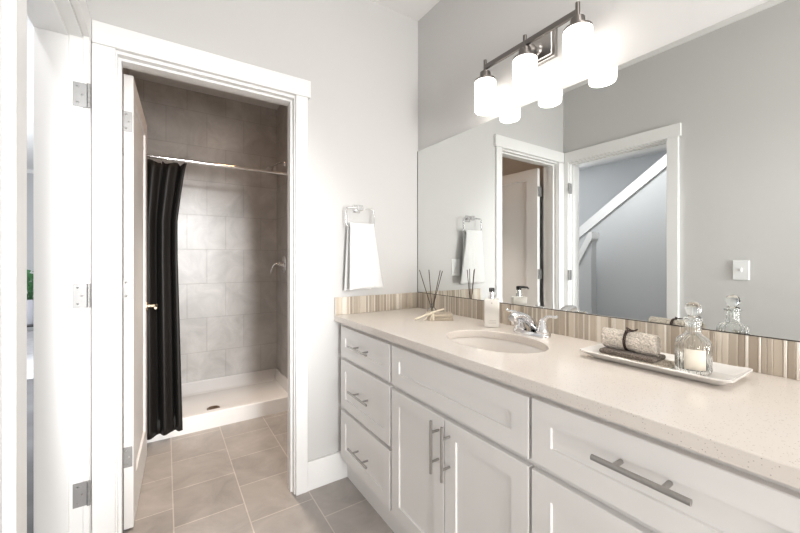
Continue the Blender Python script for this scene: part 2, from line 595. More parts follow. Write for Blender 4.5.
# frame of the shower room doorway
f = thing('trim_4', ((DX0 + DX1) / 2, 0.05, 0), 'white casing, header and jamb around the shower room doorway', 'door frame', kind='structure')
bm = new(); bx(bm, DX1 + 0.005, DX1 + 0.005 + CW, 0, -CT, 0, 2.042, 0.002); obj('casing', bm, M['trim'], f)
bm = new(); bx(bm, DX0 - 0.005, XL + 0.02, 0, -CT, 0, 2.042, 0.002); obj('casing', bm, M['trim'], f)
bm = new(); bx(bm, XL + 0.0205, DX1 + CW + 0.020, 0, -0.024, 2.042, 2.128, 0.002); obj('header', bm, M['trim'], f)
bm = new()
bx(bm, DX1, DX1 + JT, 0, 0.118, 0, DH); obj('jamb', bm, M['trim'], f)
bm = new(); bx(bm, DX0 - JT, DX0, 0, 0.118, 0, DH); obj('jamb', bm, M['trim'], f)
bm = new(); bx(bm, DX0 - JT, DX1 + JT, 0, 0.118, DH, DH + JT); obj('head_jamb', bm, M['trim'], f)
bm = new()
bx(bm, DX1 - 0.011, DX1, 0.028, 0.072, 0, DH, 0.0015)
bx(bm, DX0, DX0 + 0.011, 0.028, 0.072, 0, DH, 0.0015)
bx(bm, DX0 + 0.011, DX1 - 0.011, 0.028, 0.072, DH - 0.011, DH, 0.0015)
obj('door_stop', bm, M['trim'], f)
bm = new()
bx(bm, DX1 + 0.005, DX1 + 0.005 + CW, 0.115, 0.133, 0, 2.042, 0.002)
bx(bm, DX0 - 0.005 - CW, DX0 - 0.005, 0.115, 0.133, 0, 2.042, 0.002)
bx(bm, DX0 - 0.07, DX1 + 0.07, 0.115, 0.133, 2.042, 2.128, 0.002)
obj('rear_casing', bm, M['trim'], f)

# frame of the hall doorway
f = thing('trim_5', (XL, (DY0 + DY1) / 2, 0), 'white casing, header and jamb around the hall doorway beside the camera', 'door frame', kind='structure')
bm = new(); bx(bm, XL, XL + CT, DY0 - 0.005, DY0 - 0.073, 0, 2.042, 0.002); obj('casing', bm, M['trim'], f)
bm = new(); bx(bm, XL, XL + CT, DY1 + 0.005, -0.0005, 0, 2.042, 0.002); obj('casing', bm, M['trim'], f)
bm = new(); bx(bm, XL, XL + 0.0200, DY0 - 0.086, -0.0245, 2.042, 2.128, 0.002); obj('header', bm, M['trim'], f)
bm = new(); bx(bm, XL - 0.129, XL, DY1, DY1 + JT, 0, DH); obj('jamb', bm, M['trim'], f)
bm = new(); bx(bm, XL - 0.129, XL, DY0 - JT, DY0, 0, DH); obj('jamb', bm, M['trim'], f)
bm = new(); bx(bm, XL - 0.129, XL, DY0 - JT, DY1 + JT, DH, DH + JT); obj('head_jamb', bm, M['trim'], f)
bm = new()
bx(bm, XLO, XL - 0.037, DY1 - 0.011, DY1, 0, DH, 0.0015)
bx(bm, XL - 0.085, XL - 0.037, DY0, DY0 + 0.004, 0, DH, 0.0015)
bx(bm, XLO, XL - 0.037, DY0 + 0.004, DY1 - 0.011, DH - 0.011, DH, 0.0015)
obj('door_stop', bm, M['trim'], f)
for zc in (1.816, 1.069, 0.330):
    hinge(f, XL - 0.028, XL + 0.012, DY1, zc, (XL + 0.018, DY1 - 0.006))

# door to the shower room, swung open into it
DA = -math.radians(2.1)
d = thing('door_1', (-1.4895, 0.163, 0.010), 'white single-panel door swung open into the shower room', 'door', kind='structure')
DL, DT, DZ = 0.690, 0.0345, 2.012
bm = new()
for xf, side in ((DT, 1), (0.0, -1)):
    ys, ye = 0.0, DL
    rings = []
    for x, i in ((DT / 2, 0), (xf, 0), (xf, 0.112), (xf - side * 0.009, 0.116)):
        zt = 0.09 if i > 0.1 else 0
        zb = 0.19 if i > 0.1 else 0
        e = i - 0.112 if i > 0.1 else 0
        rings.append([bm.verts.new((x, ys + i, zb + e)), bm.verts.new((x, ye - i, zb + e)), bm.verts.new((x, ye - i, DZ - zt - e)), bm.verts.new((x, ys + i, DZ - zt - e))])
    for p, q in zip(rings, rings[1:]):
        for k in range(4):
            bm.faces.new((p[k], p[(k + 1) % 4], q[(k + 1) % 4], q[k]))
    bm.faces.new(rings[-1])
bmesh.ops.remove_doubles(bm, verts=bm.verts, dist=1e-5)
bm.transform(Matrix.Translation(d.location))
obj('door_panel', bm, M['door'], d)
for zc in (1.814, 1.072, 0.328):
    x, y = d.location.x, d.location.y
    hinge(d, x - 0.004, x + 0.031, y, zc, (x - 0.0065, y - 0.0065 - 0.001))
bm = new()
hx, hy, hz = d.location.x + DT, d.location.y + DL - 0.065, 0.925
lathe(bm, [(0.030, 0), (0.030, 0.006), (0.026, 0.010), (0.010, 0.012), (0.010, 0.045), (0.012, 0.055), (0.0, 0.056)], (hx, hy, hz), 24, axis='x', cap=False)
tube(bm, [(hx + 0.048, hy + 0.004, hz), (hx + 0.052, hy - 0.03, hz), (hx + 0.052, hy - 0.10, hz - 0.003)], [0.009, 0.0085, 0.007], 12)
obj('lever_handle', bm, M['brass'], d, smooth=True, label='satin brass lever handle')
d.rotation_euler = (0, 0, DA)

# baseboards
bm = new(); bx(bm, DX1 + 0.005 + CW, -0.49, 0, -0.015, 0, 0.15, 0.002)
struct('baseboard_back', bm, M['trim'], 'white baseboard between the shower doorway and the vanity', 'baseboard')
bm = new(); bx(bm, XL, XL + 0.015, DY0 - 0.073, YR, 0, 0.15, 0.002)
struct('baseboard_left', bm, M['trim'], 'white baseboard along the wall with the hall doorway', 'baseboard')

# ------------------------------------------------------------------ shower fittings
p = thing('shower_pan', ((XL + XW) / 2, 1.45, 0), 'white acrylic shower pan with a low front curb', 'shower pan')
bm = new()
X0, X1, Y0, Y1 = XL + 0.012, XW, 1.04, YS


def pring(z, a, b, c, e):
    return [bm.verts.new(q) for q in ((X0 + a, Y0 + c, z), (X1 - b, Y0 + c, z), (X1 - b, Y1 - e, z), (X0 + a, Y1 - e, z))]


rings = [pring(0, 0, 0, 0, 0), pring(0.106, 0, 0, 0, 0), pring(0.112, 0.004, 0.004, 0.006, 0.004),
         pring(0.112, 0.014, 0.014, 0.058, 0.016), pring(0.104, 0.020, 0.020, 0.064, 0.022),
         pring(0.042, 0.050, 0.050, 0.070, 0.115), pring(0.034, 0.075, 0.075, 0.092, 0.140)]
cen = bm.verts.new((-1.02, 1.335, 0.028))
for a, b in zip(rings, rings[1:]):
    for k in range(4):
        bm.faces.new((a[k], a[(k + 1) % 4], b[(k + 1) % 4], b[k]))
for k in range(4):
    bm.faces.new((rings[-1][k], rings[-1][(k + 1) % 4], cen))
bm.faces.new(list(reversed(rings[0])))
obj('basin', bm, M['pan'], p)
bm = new(); lathe(bm, [(0.046, 0.0), (0.046, 0.004), (0.040, 0.006), (0.036, 0.0035), (0.0, 0.0035)], (-1.02, 1.335, 0.029), 24, cap=False)
for k in range(-2, 3):
    bx(bm, -1.05, -0.99, 1.335 + k * 0.012 - 0.002, 1.335 + k * 0.012 + 0.002, 0.032, 0.036)
obj('drain', bm, M['drain'], p, label='bronze drain grate')

ro = thing('curtain_rod', (-1.0, 1.09, 1.895), 'slim chrome rod across the top of the shower', 'rod')
bm = new(); tube(bm, [(XL + 0.002, 1.09, 1.895), (XW - 0.001, 1.09, 1.895)], 0.0125, 16); obj('bar', bm, M['chrome'], ro, smooth=True)
for xx, s in ((XL + 0.0125, 1), (XW - 0.0005, -1)):
    bm = new(); lathe(bm, [(0.032, 0), (0.032, s * 0.006), (0.018, s * 0.022), (0.0135, s * 0.026)], (xx, 1.09, 1.895), 20, axis='x'); obj('flange', bm, M['chrome'], ro, smooth=True)

c = thing('shower_curtain', (-1.42, 1.03, 0.04), 'long black shower curtain drawn aside on its rod, hanging outside the pan', 'shower curtain')
bm = new()
nu, nz = 120, 40
grid = []
for j in range(nz + 1):
    t = j / nz
    z = 1.868 - t * 1.815
    row = []
    # outer edge of the curtain: flared at the top, drawn in at mid height
    xr = -1.212 - 0.055 * min(1, t / 0.22) ** 0.8 + 0.028 * max(0, (t - 0.35) / 0.65)
    xl = XL + 0.035
    for i in range(nu + 1):
        s = i / nu
        x = xl + (xr - xl) * s
        amp = 0.020 + 0.016 * t
        y = 1.063 - 0.045 * min(1, t * 1.6) + amp * (math.sin(s * 2 * PI * 3.6 + 0.5 + 0.5 * t) * 0.9 + 0.30 * math.sin(s * 2 * PI * 7.7 + 1.3 + t * 1.6))
        x += 0.010 * math.cos(s * 2 * PI * 3.6 + 0.5 + 0.5 * t) * (1 if 0 < i < nu else 0)
        sag = 0.018 * (0.5 - 0.5 * math.cos(s * 2 * PI * 5.0)) * max(0, 1 - t * 9)
        y = min(y, 1.028 if z < 0.16 else 1.2)
        row.append(bm.verts.new((x, y, z - sag - 0.014 * (1 - s) * t)))
    grid.append(row)
for j in range(nz):
    for i in range(nu):
        bm.faces.new((grid[j][i], grid[j][i + 1], grid[j + 1][i + 1], grid[j + 1][i]))
obj('drape', bm, M['curtain'], c, smooth=True, solid=0.003)
for k in range(6):
    s = (k + 0.04) / 5.1
    x = XL + 0.035 + (-1.222 - XL - 0.035) * min(s, 1)
    bm = new()
    pts = [(x, 1.09 + 0.020 * math.sin(a), 1.893 + 0.021 * math.cos(a)) for a in [2 * PI * q / 18 for q in range(18)]]
    closed_tube(bm, pts, 0.0022, 8)
    tube(bm, [(x, 1.085, 1.873), (x, 1.070, 1.862), (x, 1.066, 1.845)], 0.0022, 8)
    obj('hook', bm, M['chrome'], c, smooth=True, label='chrome curtain hook')

s = thing('shower_fixture', (XW, 1.57, 2.04), 'small chrome shower head on a bent arm above the curtain rod', 'shower head')
bm = new(); tube(bm, [(XW, 1.57, 2.105), (XW - 0.03, 1.57, 2.108), (XW - 0.06, 1.57, 2.100), (XW - 0.095, 1.57, 2.075), (XW - 0.115, 1.57, 2.060)], 0.0085, 12)
lathe(bm, [(0.026, 0), (0.024, -0.006), (0.010, -0.012)], (XW - 0.0005, 1.57, 2.105), 20, axis='x'); obj('arm', bm, M['chrome'], s, smooth=True)
bm = new(); lathe(bm, [(0.0, 0.0), (0.012, 0.0), (0.016, -0.015), (0.030, -0.034), (0.034, -0.040), (0.034, -0.052), (0.0, -0.052)], (0, 0, 0), 24, cap=False)
bm.transform(Matrix.Translation((XW - 0.108, 1.57, 2.068)) @ Matrix.Rotation(math.radians(38), 4, 'Y')); obj('head', bm, M['chrome'], s, smooth=True)

s = thing('shower_valve', (XW, 1.585, 1.08), 'chrome shower valve with a curved lever on the tiled wall', 'shower valve')
bm = new(); lathe(bm, [(0.080, -0.0005), (0.080, -0.004), (0.070, -0.010), (0.030, -0.014), (0.026, -0.045), (0.020, -0.050), (0.0, -0.050)], (XW, 1.585, 1.158), 32, axis='x', cap=False); obj('plate', bm, M['chrome'], s, smooth=True)
bm = new(); tube(bm, bez((XW - 0.045, 1.585, 1.160), (XW - 0.105, 1.585, 1.185), (XW - 0.118, 1.600, 1.075), 14), [0.011 - 0.00035 * k for k in range(15)], 12); obj('lever', bm, M['chrome'], s, smooth=True)

# ------------------------------------------------------------------ vanity
VX = -0.549            # face of the doors and drawers
FX = -0.528            # face of the carcass behind them
VEND = -1.93


def pull(parent, p0, p1, out=0.034, r=0.0052, post_in=0.25):
    """Bar pull between two points that lie on the face plane."""
    p0, p1 = Vector(p0), Vector(p1)
    o = Vector((-out, 0, 0))
    bm = new()
    tube(bm, [p0 + o, p0 + o + (p1 - p0) * 0.01, p1 + o - (p1 - p0) * 0.01, p1 + o], r, 14)
    for t in (post_in, 1 - post_in):
        q = p0.lerp(p1, t)
        tube(bm, [q + Vector((0.0, 0, 0)), q + o], r * 0.85, 10)
    return obj('handle', bm, M['darknickel'], parent, smooth=True, label='brushed nickel bar handle')


def carcass(root, y0, y1):
    bm = new(); bx(bm, FX, -0.02, y0, y1, 0.115, 0.8695); obj('carcass', bm, M['cabinet'], root)
    bm = new(); bx(bm, -0.495, -0.02, y0, y1, 0.0, 0.115); obj('toe_kick', bm, M['cabinet'], root)


def front(root, name, y0, y1, z0, z1, fw=0.055):
    bm = new(); shaker(bm, VX, y0, y1, z0, z1, fw)
    return obj(name, bm, M['cabinet'], root)


u1 = thing('vanity_cabinet', (-0.28, -0.277, 0), 'pale grey drawer cabinet with three short drawers beside the back wall', 'cabinet', 'vanity cabinets under the long countertop')
carcass(u1, -0.001, -0.553)
for z0, z1 in ((0.688, 0.846), (0.415, 0.669), (0.146, 0.397)):
    dr = front(u1, 'drawer', -0.046, -0.546, z0, z1)
    zc = {0.688: 0.772, 0.415: 0.547, 0.146: 0.266}[z0]
    pull(dr, (VX, -0.205, zc), (VX, -0.400, zc))
u2 = thing('vanity_cabinet', (-0.28, -0.895, 0), 'pale grey sink cabinet with one long false front over twin doors', 'cabinet', 'vanity cabinets under the long countertop')
bm = new()
bx(bm, FX, -0.02, -0.553, -1.2345, 0.115, 0.700)
bx(bm, FX, FX + 0.018, -0.553, -1.2345, 0.700, 0.8695)
bx(bm, FX + 0.018, -0.02, -0.553, -0.571, 0.700, 0.8695)
bx(bm, FX + 0.018, -0.02, -1.2165, -1.2345, 0.700, 0.8695)
obj('carcass', bm, M['cabinet'], u2)
bm = new(); bx(bm, -0.495, -0.02, -0.553, -1.2345, 0.0, 0.115); obj('toe_kick', bm, M['cabinet'], u2)
front(u2, 'false_front', -0.560, -1.230, 0.684, 0.846)
d1 = front(u2, 'door', -0.560, -0.8935, 0.146, 0.665)
d2 = front(u2, 'door', -0.8965, -1.230, 0.146, 0.665)
pull(d1, (VX, -0.866, 0.476), (VX, -0.866, 0.655), post_in=0.22)
pull(d2, (VX, -0.923, 0.476), (VX, -0.923, 0.655), post_in=0.22)
u3 = thing('vanity_cabinet', (-0.28, -1.58, 0), 'pale grey drawer cabinet with wide drawers and a long bar handle, nearest the camera', 'cabinet', 'vanity cabinets under the long countertop')
u3['label'] = 'pale grey drawer cabinet with a wide top drawer and one long bar handle'
carcass(u3, -1.2345, VEND)
for z0, z1 in ((0.684, 0.848), (0.415, 0.664), (0.146, 0.395)):
    dr = front(u3, 'drawer', -1.2385, -1.752, z0, z1)
    zc = {0.684: 0.786, 0.415: 0.547, 0.146: 0.266}[z0]
    pull(dr, (VX, -1.412, zc), (VX, -1.583, zc), r=0.0062)
front(u3, 'filler_front', -1.764, -1.925, 0.146, 0.848, 0.045)

# countertop with an oval cut-out
SX, SY, SA, SB = -0.302, -0.893, 0.149, 0.206      # bowl centre, half width in x, half length in y
CX0, CX1, CY0, CY1, CZ0, CZ1 = -0.567, -0.0005, -1.95, -0.0005, 0.870, 0.900
bm = new()
angs = [2 * PI * k / 96 for k in range(96)] + [math.atan2(cy - SY, cx - SX) % (2 * PI) for cx in (CX0, CX1) for cy in (CY0, CY1)]
angs = sorted(set(angs))


def edge_pt(a):
    dx, dy = math.cos(a), math.sin(a)
    t = min([q for q in (((CX1 - SX) / dx if dx > 1e-9 else 9e9), ((CX0 - SX) / dx if dx < -1e-9 else 9e9), ((CY1 - SY) / dy if dy > 1e-9 else 9e9), ((CY0 - SY) / dy if dy < -1e-9 else 9e9))])
    return SX + dx * t, SY + dy * t


def ell_pt(a, k=1.0):
    dx, dy = math.cos(a), math.sin(a)
    t = k / math.sqrt((dx / SA) ** 2 + (dy / SB) ** 2)
    return SX + dx * t, SY + dy * t


loops = []
for a in angs:
    ex, ey = edge_pt(a)
    ix, iy = ell_pt(a)
    jx, jy = ell_pt(a, 1.012)
    sx = SX + (ex - SX) * 0.9965; sy = SY + (ey - SY) * 0.9985
    loops.append([bm.verts.new(v) for v in ((ix, iy, CZ0), (ix, iy, CZ1 - 0.002), (jx, jy, CZ1), (sx, sy, CZ1), (ex, ey, CZ1 - 0.002), (ex, ey, CZ0))])
for i in range(len(loops)):
    a, b = loops[i], loops[(i + 1) % len(loops)]
    for k in range(6):
        bm.faces.new((a[k], b[k], b[(k + 1) % 6], a[(k + 1) % 6]))
tag(obj('countertop', bm, M['quartz']), 'long beige quartz countertop with an oval cut-out, over the vanity cabinets', 'countertop')

# undermount bowl
sk = thing('sink', (SX, SY, 0.72), 'oval cream undermount sink set in the beige countertop', 'sink')
bm = new()
prof = [(1.07, 0.8698), (1.03, 0.8698), (0.985, 0.862), (0.95, 0.830), (0.88, 0.790), (0.74, 0.755), (0.50, 0.735), (0.25, 0.729), (0.10, 0.727)]
rings = []
for k, z in prof:
    rings.append([bm.verts.new((SX + SA * k * math.cos(a), SY + SB * k * math.sin(a), z)) for a in [2 * PI * q / 64 for q in range(64)]])
for a, b in zip(rings, rings[1:]):
    for k in range(64):
        bm.faces.new((a[k], a[(k + 1) % 64], b[(k + 1) % 64], b[k]))
bm.faces.new(rings[-1])
obj('bowl', bm, M['sink'], sk, smooth=True)
bm = new(); lathe(bm, [(0.022, 0.0), (0.022, 0.003), (0.016, 0.004), (0.0, 0.006)], (SX, SY, 0.7275), 24, cap=False); obj('drain', bm, M['chrome'], sk, smooth=True)

# backsplash mosaics
def mosaic(name, along, a0, a1, label):
    bm = new()
    a = a0
    rnd = random.Random(11 if along == 'x' else 23)
    mats = []
    slim = False
    while a < a1 - 1e-4:
        slim = not slim and rnd.random() < 0.62
        wdt = min(rnd.choice((0.0055, 0.007)) if slim else rnd.choice((0.011, 0.015, 0.019, 0.024)), a1 - a)
        m = rnd.choice((0, 3, 3)) if slim else rnd.choices(range(5), (2, 4, 4, 1, 5))[0]
        n0 = len(bm.faces)
        dep = rnd.uniform(0.0085, 0.0100)
        if along == 'x':
            bx(bm, a, a + max(wdt - 0.0015, 0.001), -0.001, -dep, 0.9005, 0.9958, 0.0006)
        else:
            bx(bm, -0.001, -dep, -a, -a - max(wdt - 0.0015, 0.001), 0.9005, 0.9958, 0.0006)
        mats.append((n0, m))
        a += wdt
    bm.faces.ensure_lookup_table()
    bounds = mats + [(len(bm.faces), 0)]
    for (n0, m), (n1, _) in zip(bounds, bounds[1:]):
        for k in range(n0, n1):
            bm.faces[k].material_index = m
    n0 = len(bm.faces)
    if along == 'x':
        bx(bm, a0, a1, -0.0005, -0.0075, 0.9003, 0.9960)
    else:
        bx(bm, -0.0005, -0.0075, -a0, -a1, 0.9003, 0.9960)
    bm.faces.ensure_lookup_table()
    for k in range(n0, len(bm.faces)):
        bm.faces[k].material_index = 5
    return tag(obj(name, bm, SPLASH + [SPLASH_GROUT]), label, 'backsplash', 'mosaic backsplashes')


mosaic('backsplash', 'x', -0.565, -0.0105, 'short backsplash of vertical mosaic strips under the towel ring')
mosaic('backsplash', 'y', 0.0005, 1.93, 'long backsplash of vertical mosaic strips under the mirror')

# mirror
mi = thing('wall_mirror', (0, -0.97, 0.998), 'large frameless wall mirror with a bevelled edge above the vanity', 'mirror')
mi['label'] = 'large frameless wall mirror standing on the long mosaic backsplash'
bm = new()
MY0, MY1, MZ0, MZ1 = -0.006, -1.93, 0.9985, 1.886


def mring(x, i):
    return [bm.verts.new(q) for q in ((x, MY0 - i, MZ0 + i), (x, MY1 + i, MZ0 + i), (x, MY1 + i, MZ1 - i), (x, MY0 - i, MZ1 - i))]


rs = [mring(-0.0005, 0), mring(-0.0057, 0), mring(-0.0060, 0.024)]
for a, b in zip(rs, rs[1:]):
    for k in range(4):
        bm.faces.new((a[k], a[(k + 1) % 4], b[(k + 1) % 4], b[k]))
bm.faces.new(rs[-1]); bm.faces.new(list(reversed(rs[0])))
obj('glass', bm, M['mirror'], mi)
bm = new(); bx(bm, -0.0005, -0.0085, MY0, MY1, 0.9962, 0.9984)
obj('channel', bm, M['gap'], mi, label='thin dark channel along the mirror foot')
bm = new(); bx(bm, -0.0005, -0.0068, -0.0010, -0.0058, 0.9984, MZ1)
obj('edge_strip', bm, M['bar'], mi, label='dark polished edge of the mirror at the corner')

# ------------------------------------------------------------------ vanity light
LX = -0.092
LY = (-0.653, -0.872, -1.098)
vl = thing('vanity_light', (0, -0.880, 2.03), 'three-shade brushed nickel vanity light above the mirror', 'wall light')
bm = new(); bx(bm, -0.0005, -0.020, -0.800, -0.962, 2.030, 2.158, 0.004, 2); bx(bm, -0.019, -0.026, -0.812, -0.950, 2.042, 2.146, 0.003); obj('back_plate', bm, M['nickel'], vl)
bm = new(); tube(bm, [(-0.02, -0.880, 2.090), (-0.075, -0.880, 2.096), (LX, -0.880, 2.101)], 0.010, 12)
lathe(bm, [(0.030, -0.024), (0.026, -0.034), (0.012, -0.044)], (0, -0.880, 2.090), 24, axis='x'); obj('arm', bm, M['nickel'], vl, smooth=True)
bm = new(); bx(bm, LX - 0.007, LX + 0.007, LY[0] + 0.004, LY[2] - 0.004, 2.088, 2.109, 0.001); obj('crossbar', bm, M['bar'], vl)
for y in LY:
    bm = new()
    tube(bm, [(LX, y, 2.060), (LX, y, 2.132)], 0.0082, 12)
    lathe(bm, [(0.016, 2.078), (0.024, 2.075), (0.026, 2.050), (0.026, 2.041), (0.0485, 2.038), (0.049, 2.031), (0.028, 2.031)], (LX, y, 0), 28)
    h = obj('lamp_holder', bm, M['bar'], vl, smooth=True)
    bm = new()
    R = 0.0485
    lathe(bm, [(0.028, 2.031), (R - 0.001, 2.030), (R, 2.029), (R, 1.900), (R - 0.002, 1.893), (R - 0.006, 1.891), (R - 0.0065, 1.899), (R - 0.004, 2.022), (0.028, 2.025)], (LX, y, 0), 40, cap=False)
    obj('lamp_shade', bm, M['shade'], vl, smooth=True, label='lit white opal glass shade')
    bm = new()
    lathe(bm, [(0.013, 2.031), (0.013, 2.005), (0.022, 1.980), (0.026, 1.958), (0.020, 1.936), (0.0, 1.928)], (LX, y, 0), 24, cap=False)
    obj('bulb', bm, M['bulb'], h, smooth=True)

# ------------------------------------------------------------------ towel ring and towel
tr = thing('towel_ring', (-0.437, 0, 1.38), 'square chrome towel ring on the wall above the short backsplash', 'towel ring')
bm = new(); bx(bm, -0.459, -0.415, -0.0005, -0.008, 1.466, 1.510, 0.003, 2); bx(bm, -0.446, -0.428, -0.007, -0.050, 1.479, 1.497, 0.002); bx(bm, -0.452, -0.422, -0.040, -0.062, 1.473, 1.503, 0.003, 2); obj('mount', bm, M['chrome'], tr)
bm = new(); closed_tube(bm, rounded([(-0.520, -0.052, 1.486), (-0.350, -0.052, 1.486), (-0.350, -0.056, 1.383), (-0.520, -0.056, 1.383)], 0.014, 5), 0.0042, 10); obj('ring', bm, M['chrome'], tr, smooth=True)

bm = new()
nt_, ns_ = 26, 60
rows = []
front_len, back_len, rad = 0.345, 0.352, 0.016
for i in range(ns_ + 1):
    s = i / ns_
    tot = front_len + PI * rad + back_len
    L = s * tot
    if L < front_len:
        t = 1 - L / front_len
        y, z, drop = -0.056 - rad - 0.010 * t, 1.385 - front_len * t, t
        side = -1
    elif L < front_len + PI * rad:
        a = (L - front_len) / rad
        y, z, drop = -0.056 - rad * math.cos(a), 1.385 + rad * math.sin(a), 0
        side = 0
    else:
        t = (L - front_len - PI * rad) / back_len
        y, z, drop = -0.056 + rad + 0.004 * t, 1.385 - back_len * t, t
        side = 1
    row = []
    for j in range(nt_ + 1):
        q = j / nt_
        xl = -0.507 - 0.010 * drop - (0.008 * drop if side == 1 else 0)
        xr = -0.362 + 0.058 * drop ** 1.15 - (0.055 * drop if side == 1 else 0)
        x = xl + (xr - xl) * q
        fold = (0.0045 * math.sin(q * PI * 3 + 0.6) + 0.003 * math.sin(q * PI * 7 + drop * 2)) * (0.25 + drop) * (1 if side < 1 else 0.4)
        row.append(bm.verts.new((x, min(y - fold, -0.012), z + 0.006 * math.sin(q * 3.0) * drop)))
    rows.append(row)
for i in range(ns_):
    for j in range(nt_):
        bm.faces.new((rows[i][j], rows[i][j + 1], rows[i + 1][j + 1], rows[i + 1][j]))
tag(obj('hand_towel', bm, M['towel'], smooth=True, solid=0.010), 'white hand towel hanging folded over the square chrome ring', 'towel')

# outlet behind the towel (seen in the mirror) and light switch on the wall with the hall doorway
o = thing('wall_outlet', (-0.328, 0, 1.092), 'white outlet plate on the wall behind the hanging towel', 'outlet')
bm = new(); bx(bm, -0.363, -0.293, -0.0005, -0.006, 1.092, 1.207, 0.002); obj('plate', bm, M['plate'], o)
for zc in (1.128, 1.171):
    bm = new(); bx(bm, -0.344, -0.312, -0.005, -0.008, zc - 0.016, zc + 0.016, 0.003); obj('socket', bm, M['plate'], o)
o = thing('light_switch', (XL, -1.158, 1.078), 'white switch plate on the greige wall, seen only in the mirror', 'switch')
bm = new(); bx(bm, XL + 0.0005, XL + 0.006, -1.118, -1.194, 1.080, 1.198, 0.002); obj('plate', bm, M['plate'], o)
bm = new(); bx(bm, XL + 0.005, XL + 0.014, -1.151, -1.161, 1.130, 1.150, 0.002); obj('toggle', bm, M['plate'], o)

# ------------------------------------------------------------------ faucet
FC = Vector((-0.098, -0.908, 0.9003))
fa = thing('faucet', FC, 'chrome two-handle faucet behind the oval sink', 'faucet')
bm = new()
pl = []
for z, k in ((0.0, 1.0), (0.010, 1.0), (0.016, 0.90)):
    ring = []
    for a in [2 * PI * q / 40 for q in range(40)]:
        x = 0.030 * k * math.cos(a); y = 0.030 * k * math.sin(a) + (0.052 if math.sin(a) > 0 else -0.052)
        ring.append(bm.verts.new((FC.x + x, FC.y + y, FC.z + z)))
    pl.append(ring)
for a, b in zip(pl, pl[1:]):
    for k in range(40):
        bm.faces.new((a[k], a[(k + 1) % 40], b[(k + 1) % 40], b[k]))
bm.faces.new(pl[-1]); bm.faces.new(list(reversed(pl[0])))
obj('base', bm, M['chrome'], fa, smooth=True)
bm = new()
secs = [  # x offset, z of centre, half width (y), half height
    (0.024, 0.016, 0.022, 0.008), (0.014, 0.034, 0.024, 0.022), (-0.015, 0.056, 0.022, 0.020), (-0.045, 0.073, 0.0195, 0.017),
    (-0.080, 0.084, 0.018, 0.015), (-0.108, 0.083, 0.0175, 0.016), (-0.122, 0.076, 0.014, 0.013)]
rg = []
for dx, cz, hw, hh in secs:
    rg.append([bm.verts.new((FC.x + dx, FC.y + hw * math.cos(a), FC.z + cz + hh * math.sin(a))) for a in [2 * PI * q / 20 for q in range(20)]])
for a, b in zip(rg, rg[1:]):
    for k in range(20):
        bm.faces.new((a[k], a[(k + 1) % 20], b[(k + 1) % 20], b[k]))
bm.faces.new(rg[-1]); bm.faces.new(list(reversed(rg[0])))
lathe(bm, [(0.011, 0.050), (0.012, 0.054), (0.012, 0.072)], (FC.x - 0.100, FC.y, FC.z), 20)
tube(bm, [(FC.x + 0.020, FC.y, FC.z + 0.015), (FC.x + 0.020, FC.y, FC.z + 0.052)], 0.0028, 8)
lathe(bm, [(0.0, 0.049), (0.006, 0.052), (0.006, 0.057), (0.0, 0.060)], (FC.x + 0.020, FC.y, FC.z), 14, cap=False)
obj('spout', bm, M['chrome'], fa, smooth=True)
for s in (1, -1):
    y = FC.y + s * 0.052
    bm = new()
    lathe(bm, [(0.026, 0.012), (0.026, 0.020), (0.021, 0.026), (0.018, 0.044), (0.013, 0.062), (0.010, 0.070), (0.0, 0.073)], (FC.x, y, FC.z), 24, cap=False)
    pts = bez((FC.x, y + s * 0.002, FC.z + 0.058), (FC.x, y + s * 0.014, FC.z + 0.088), (FC.x - 0.006, y + s * 0.050, FC.z + 0.083), 12)
    pts += [Vector((FC.x - 0.008, y + s * 0.060, FC.z + 0.085)), Vector((FC.x - 0.009, y + s * 0.066, FC.z + 0.088))]
    tube(bm, pts, [0.0085 - 0.0003 * k for k in range(13)] + [0.0062, 0.005], 12)
    obj('handle', bm, M['chrome'], fa, smooth=True)

# ------------------------------------------------------------------ soap dispenser
SP = Vector((-0.100, -0.700, 0.9003))
sd = thing('soap_dispenser', SP, 'cream square soap bottle with black pump beside the faucet', 'soap dispenser')
ang = math.radians(42)
T = Matrix.Translation(SP) @ Matrix.Rotation(ang, 4, 'Z')
bm = new(); bx(bm, -0.033, 0.033, -0.033, 0.033, 0, 0.126, 0.005, 3); bm.transform(T); obj('bottle', bm, M['bottle'], sd, smooth=True)
bm = new(); lathe(bm, [(0.0, 0.124), (0.0135, 0.124), (0.0135, 0.140), (0.0095, 0.141), (0.0095, 0.158), (0.0, 0.158)], (0, 0, 0), 20, cap=False); bm.transform(T); obj('collar', bm, M['chrome'], sd, smooth=True, label='chrome pump collar')
bm = new(); lathe(bm, [(0.0, 0.156), (0.012, 0.157), (0.0125, 0.170), (0.010, 0.175), (0.0, 0.176)], (0, 0, 0), 20, cap=False)
tube(bm, [(0, 0, 0.170), (-0.020, 0, 0.170), (-0.040, 0, 0.168), (-0.046, 0, 0.162)], [0.0065, 0.006, 0.005, 0.0045], 12); bm.transform(T); obj('pump', bm, M['black'], sd, smooth=True, label='black pump head')
bm = new(); lathe(bm, [(0.0, -0.0337), (0.0032, -0.0337), (0.0032, -0.0331)], (0, 0, 0.109), 16, axis='x', cap=False); bm.transform(T); obj('emblem', bm, M['ink'], sd, label='small grey emblem on the bottle front')
for y0, y1, z0, z1 in ((-0.019, 0.010, 0.031, 0.0325), (-0.019, 0.017, 0.024, 0.0252), (-0.019, 0.013, 0.018, 0.0192)):
    bm = new(); bx(bm, -0.0332, -0.0336, y0, y1, z0, z1)
    bm.transform(T); obj('printed_line', bm, M['ink'], sd, label='faint printed line on the bottle front')

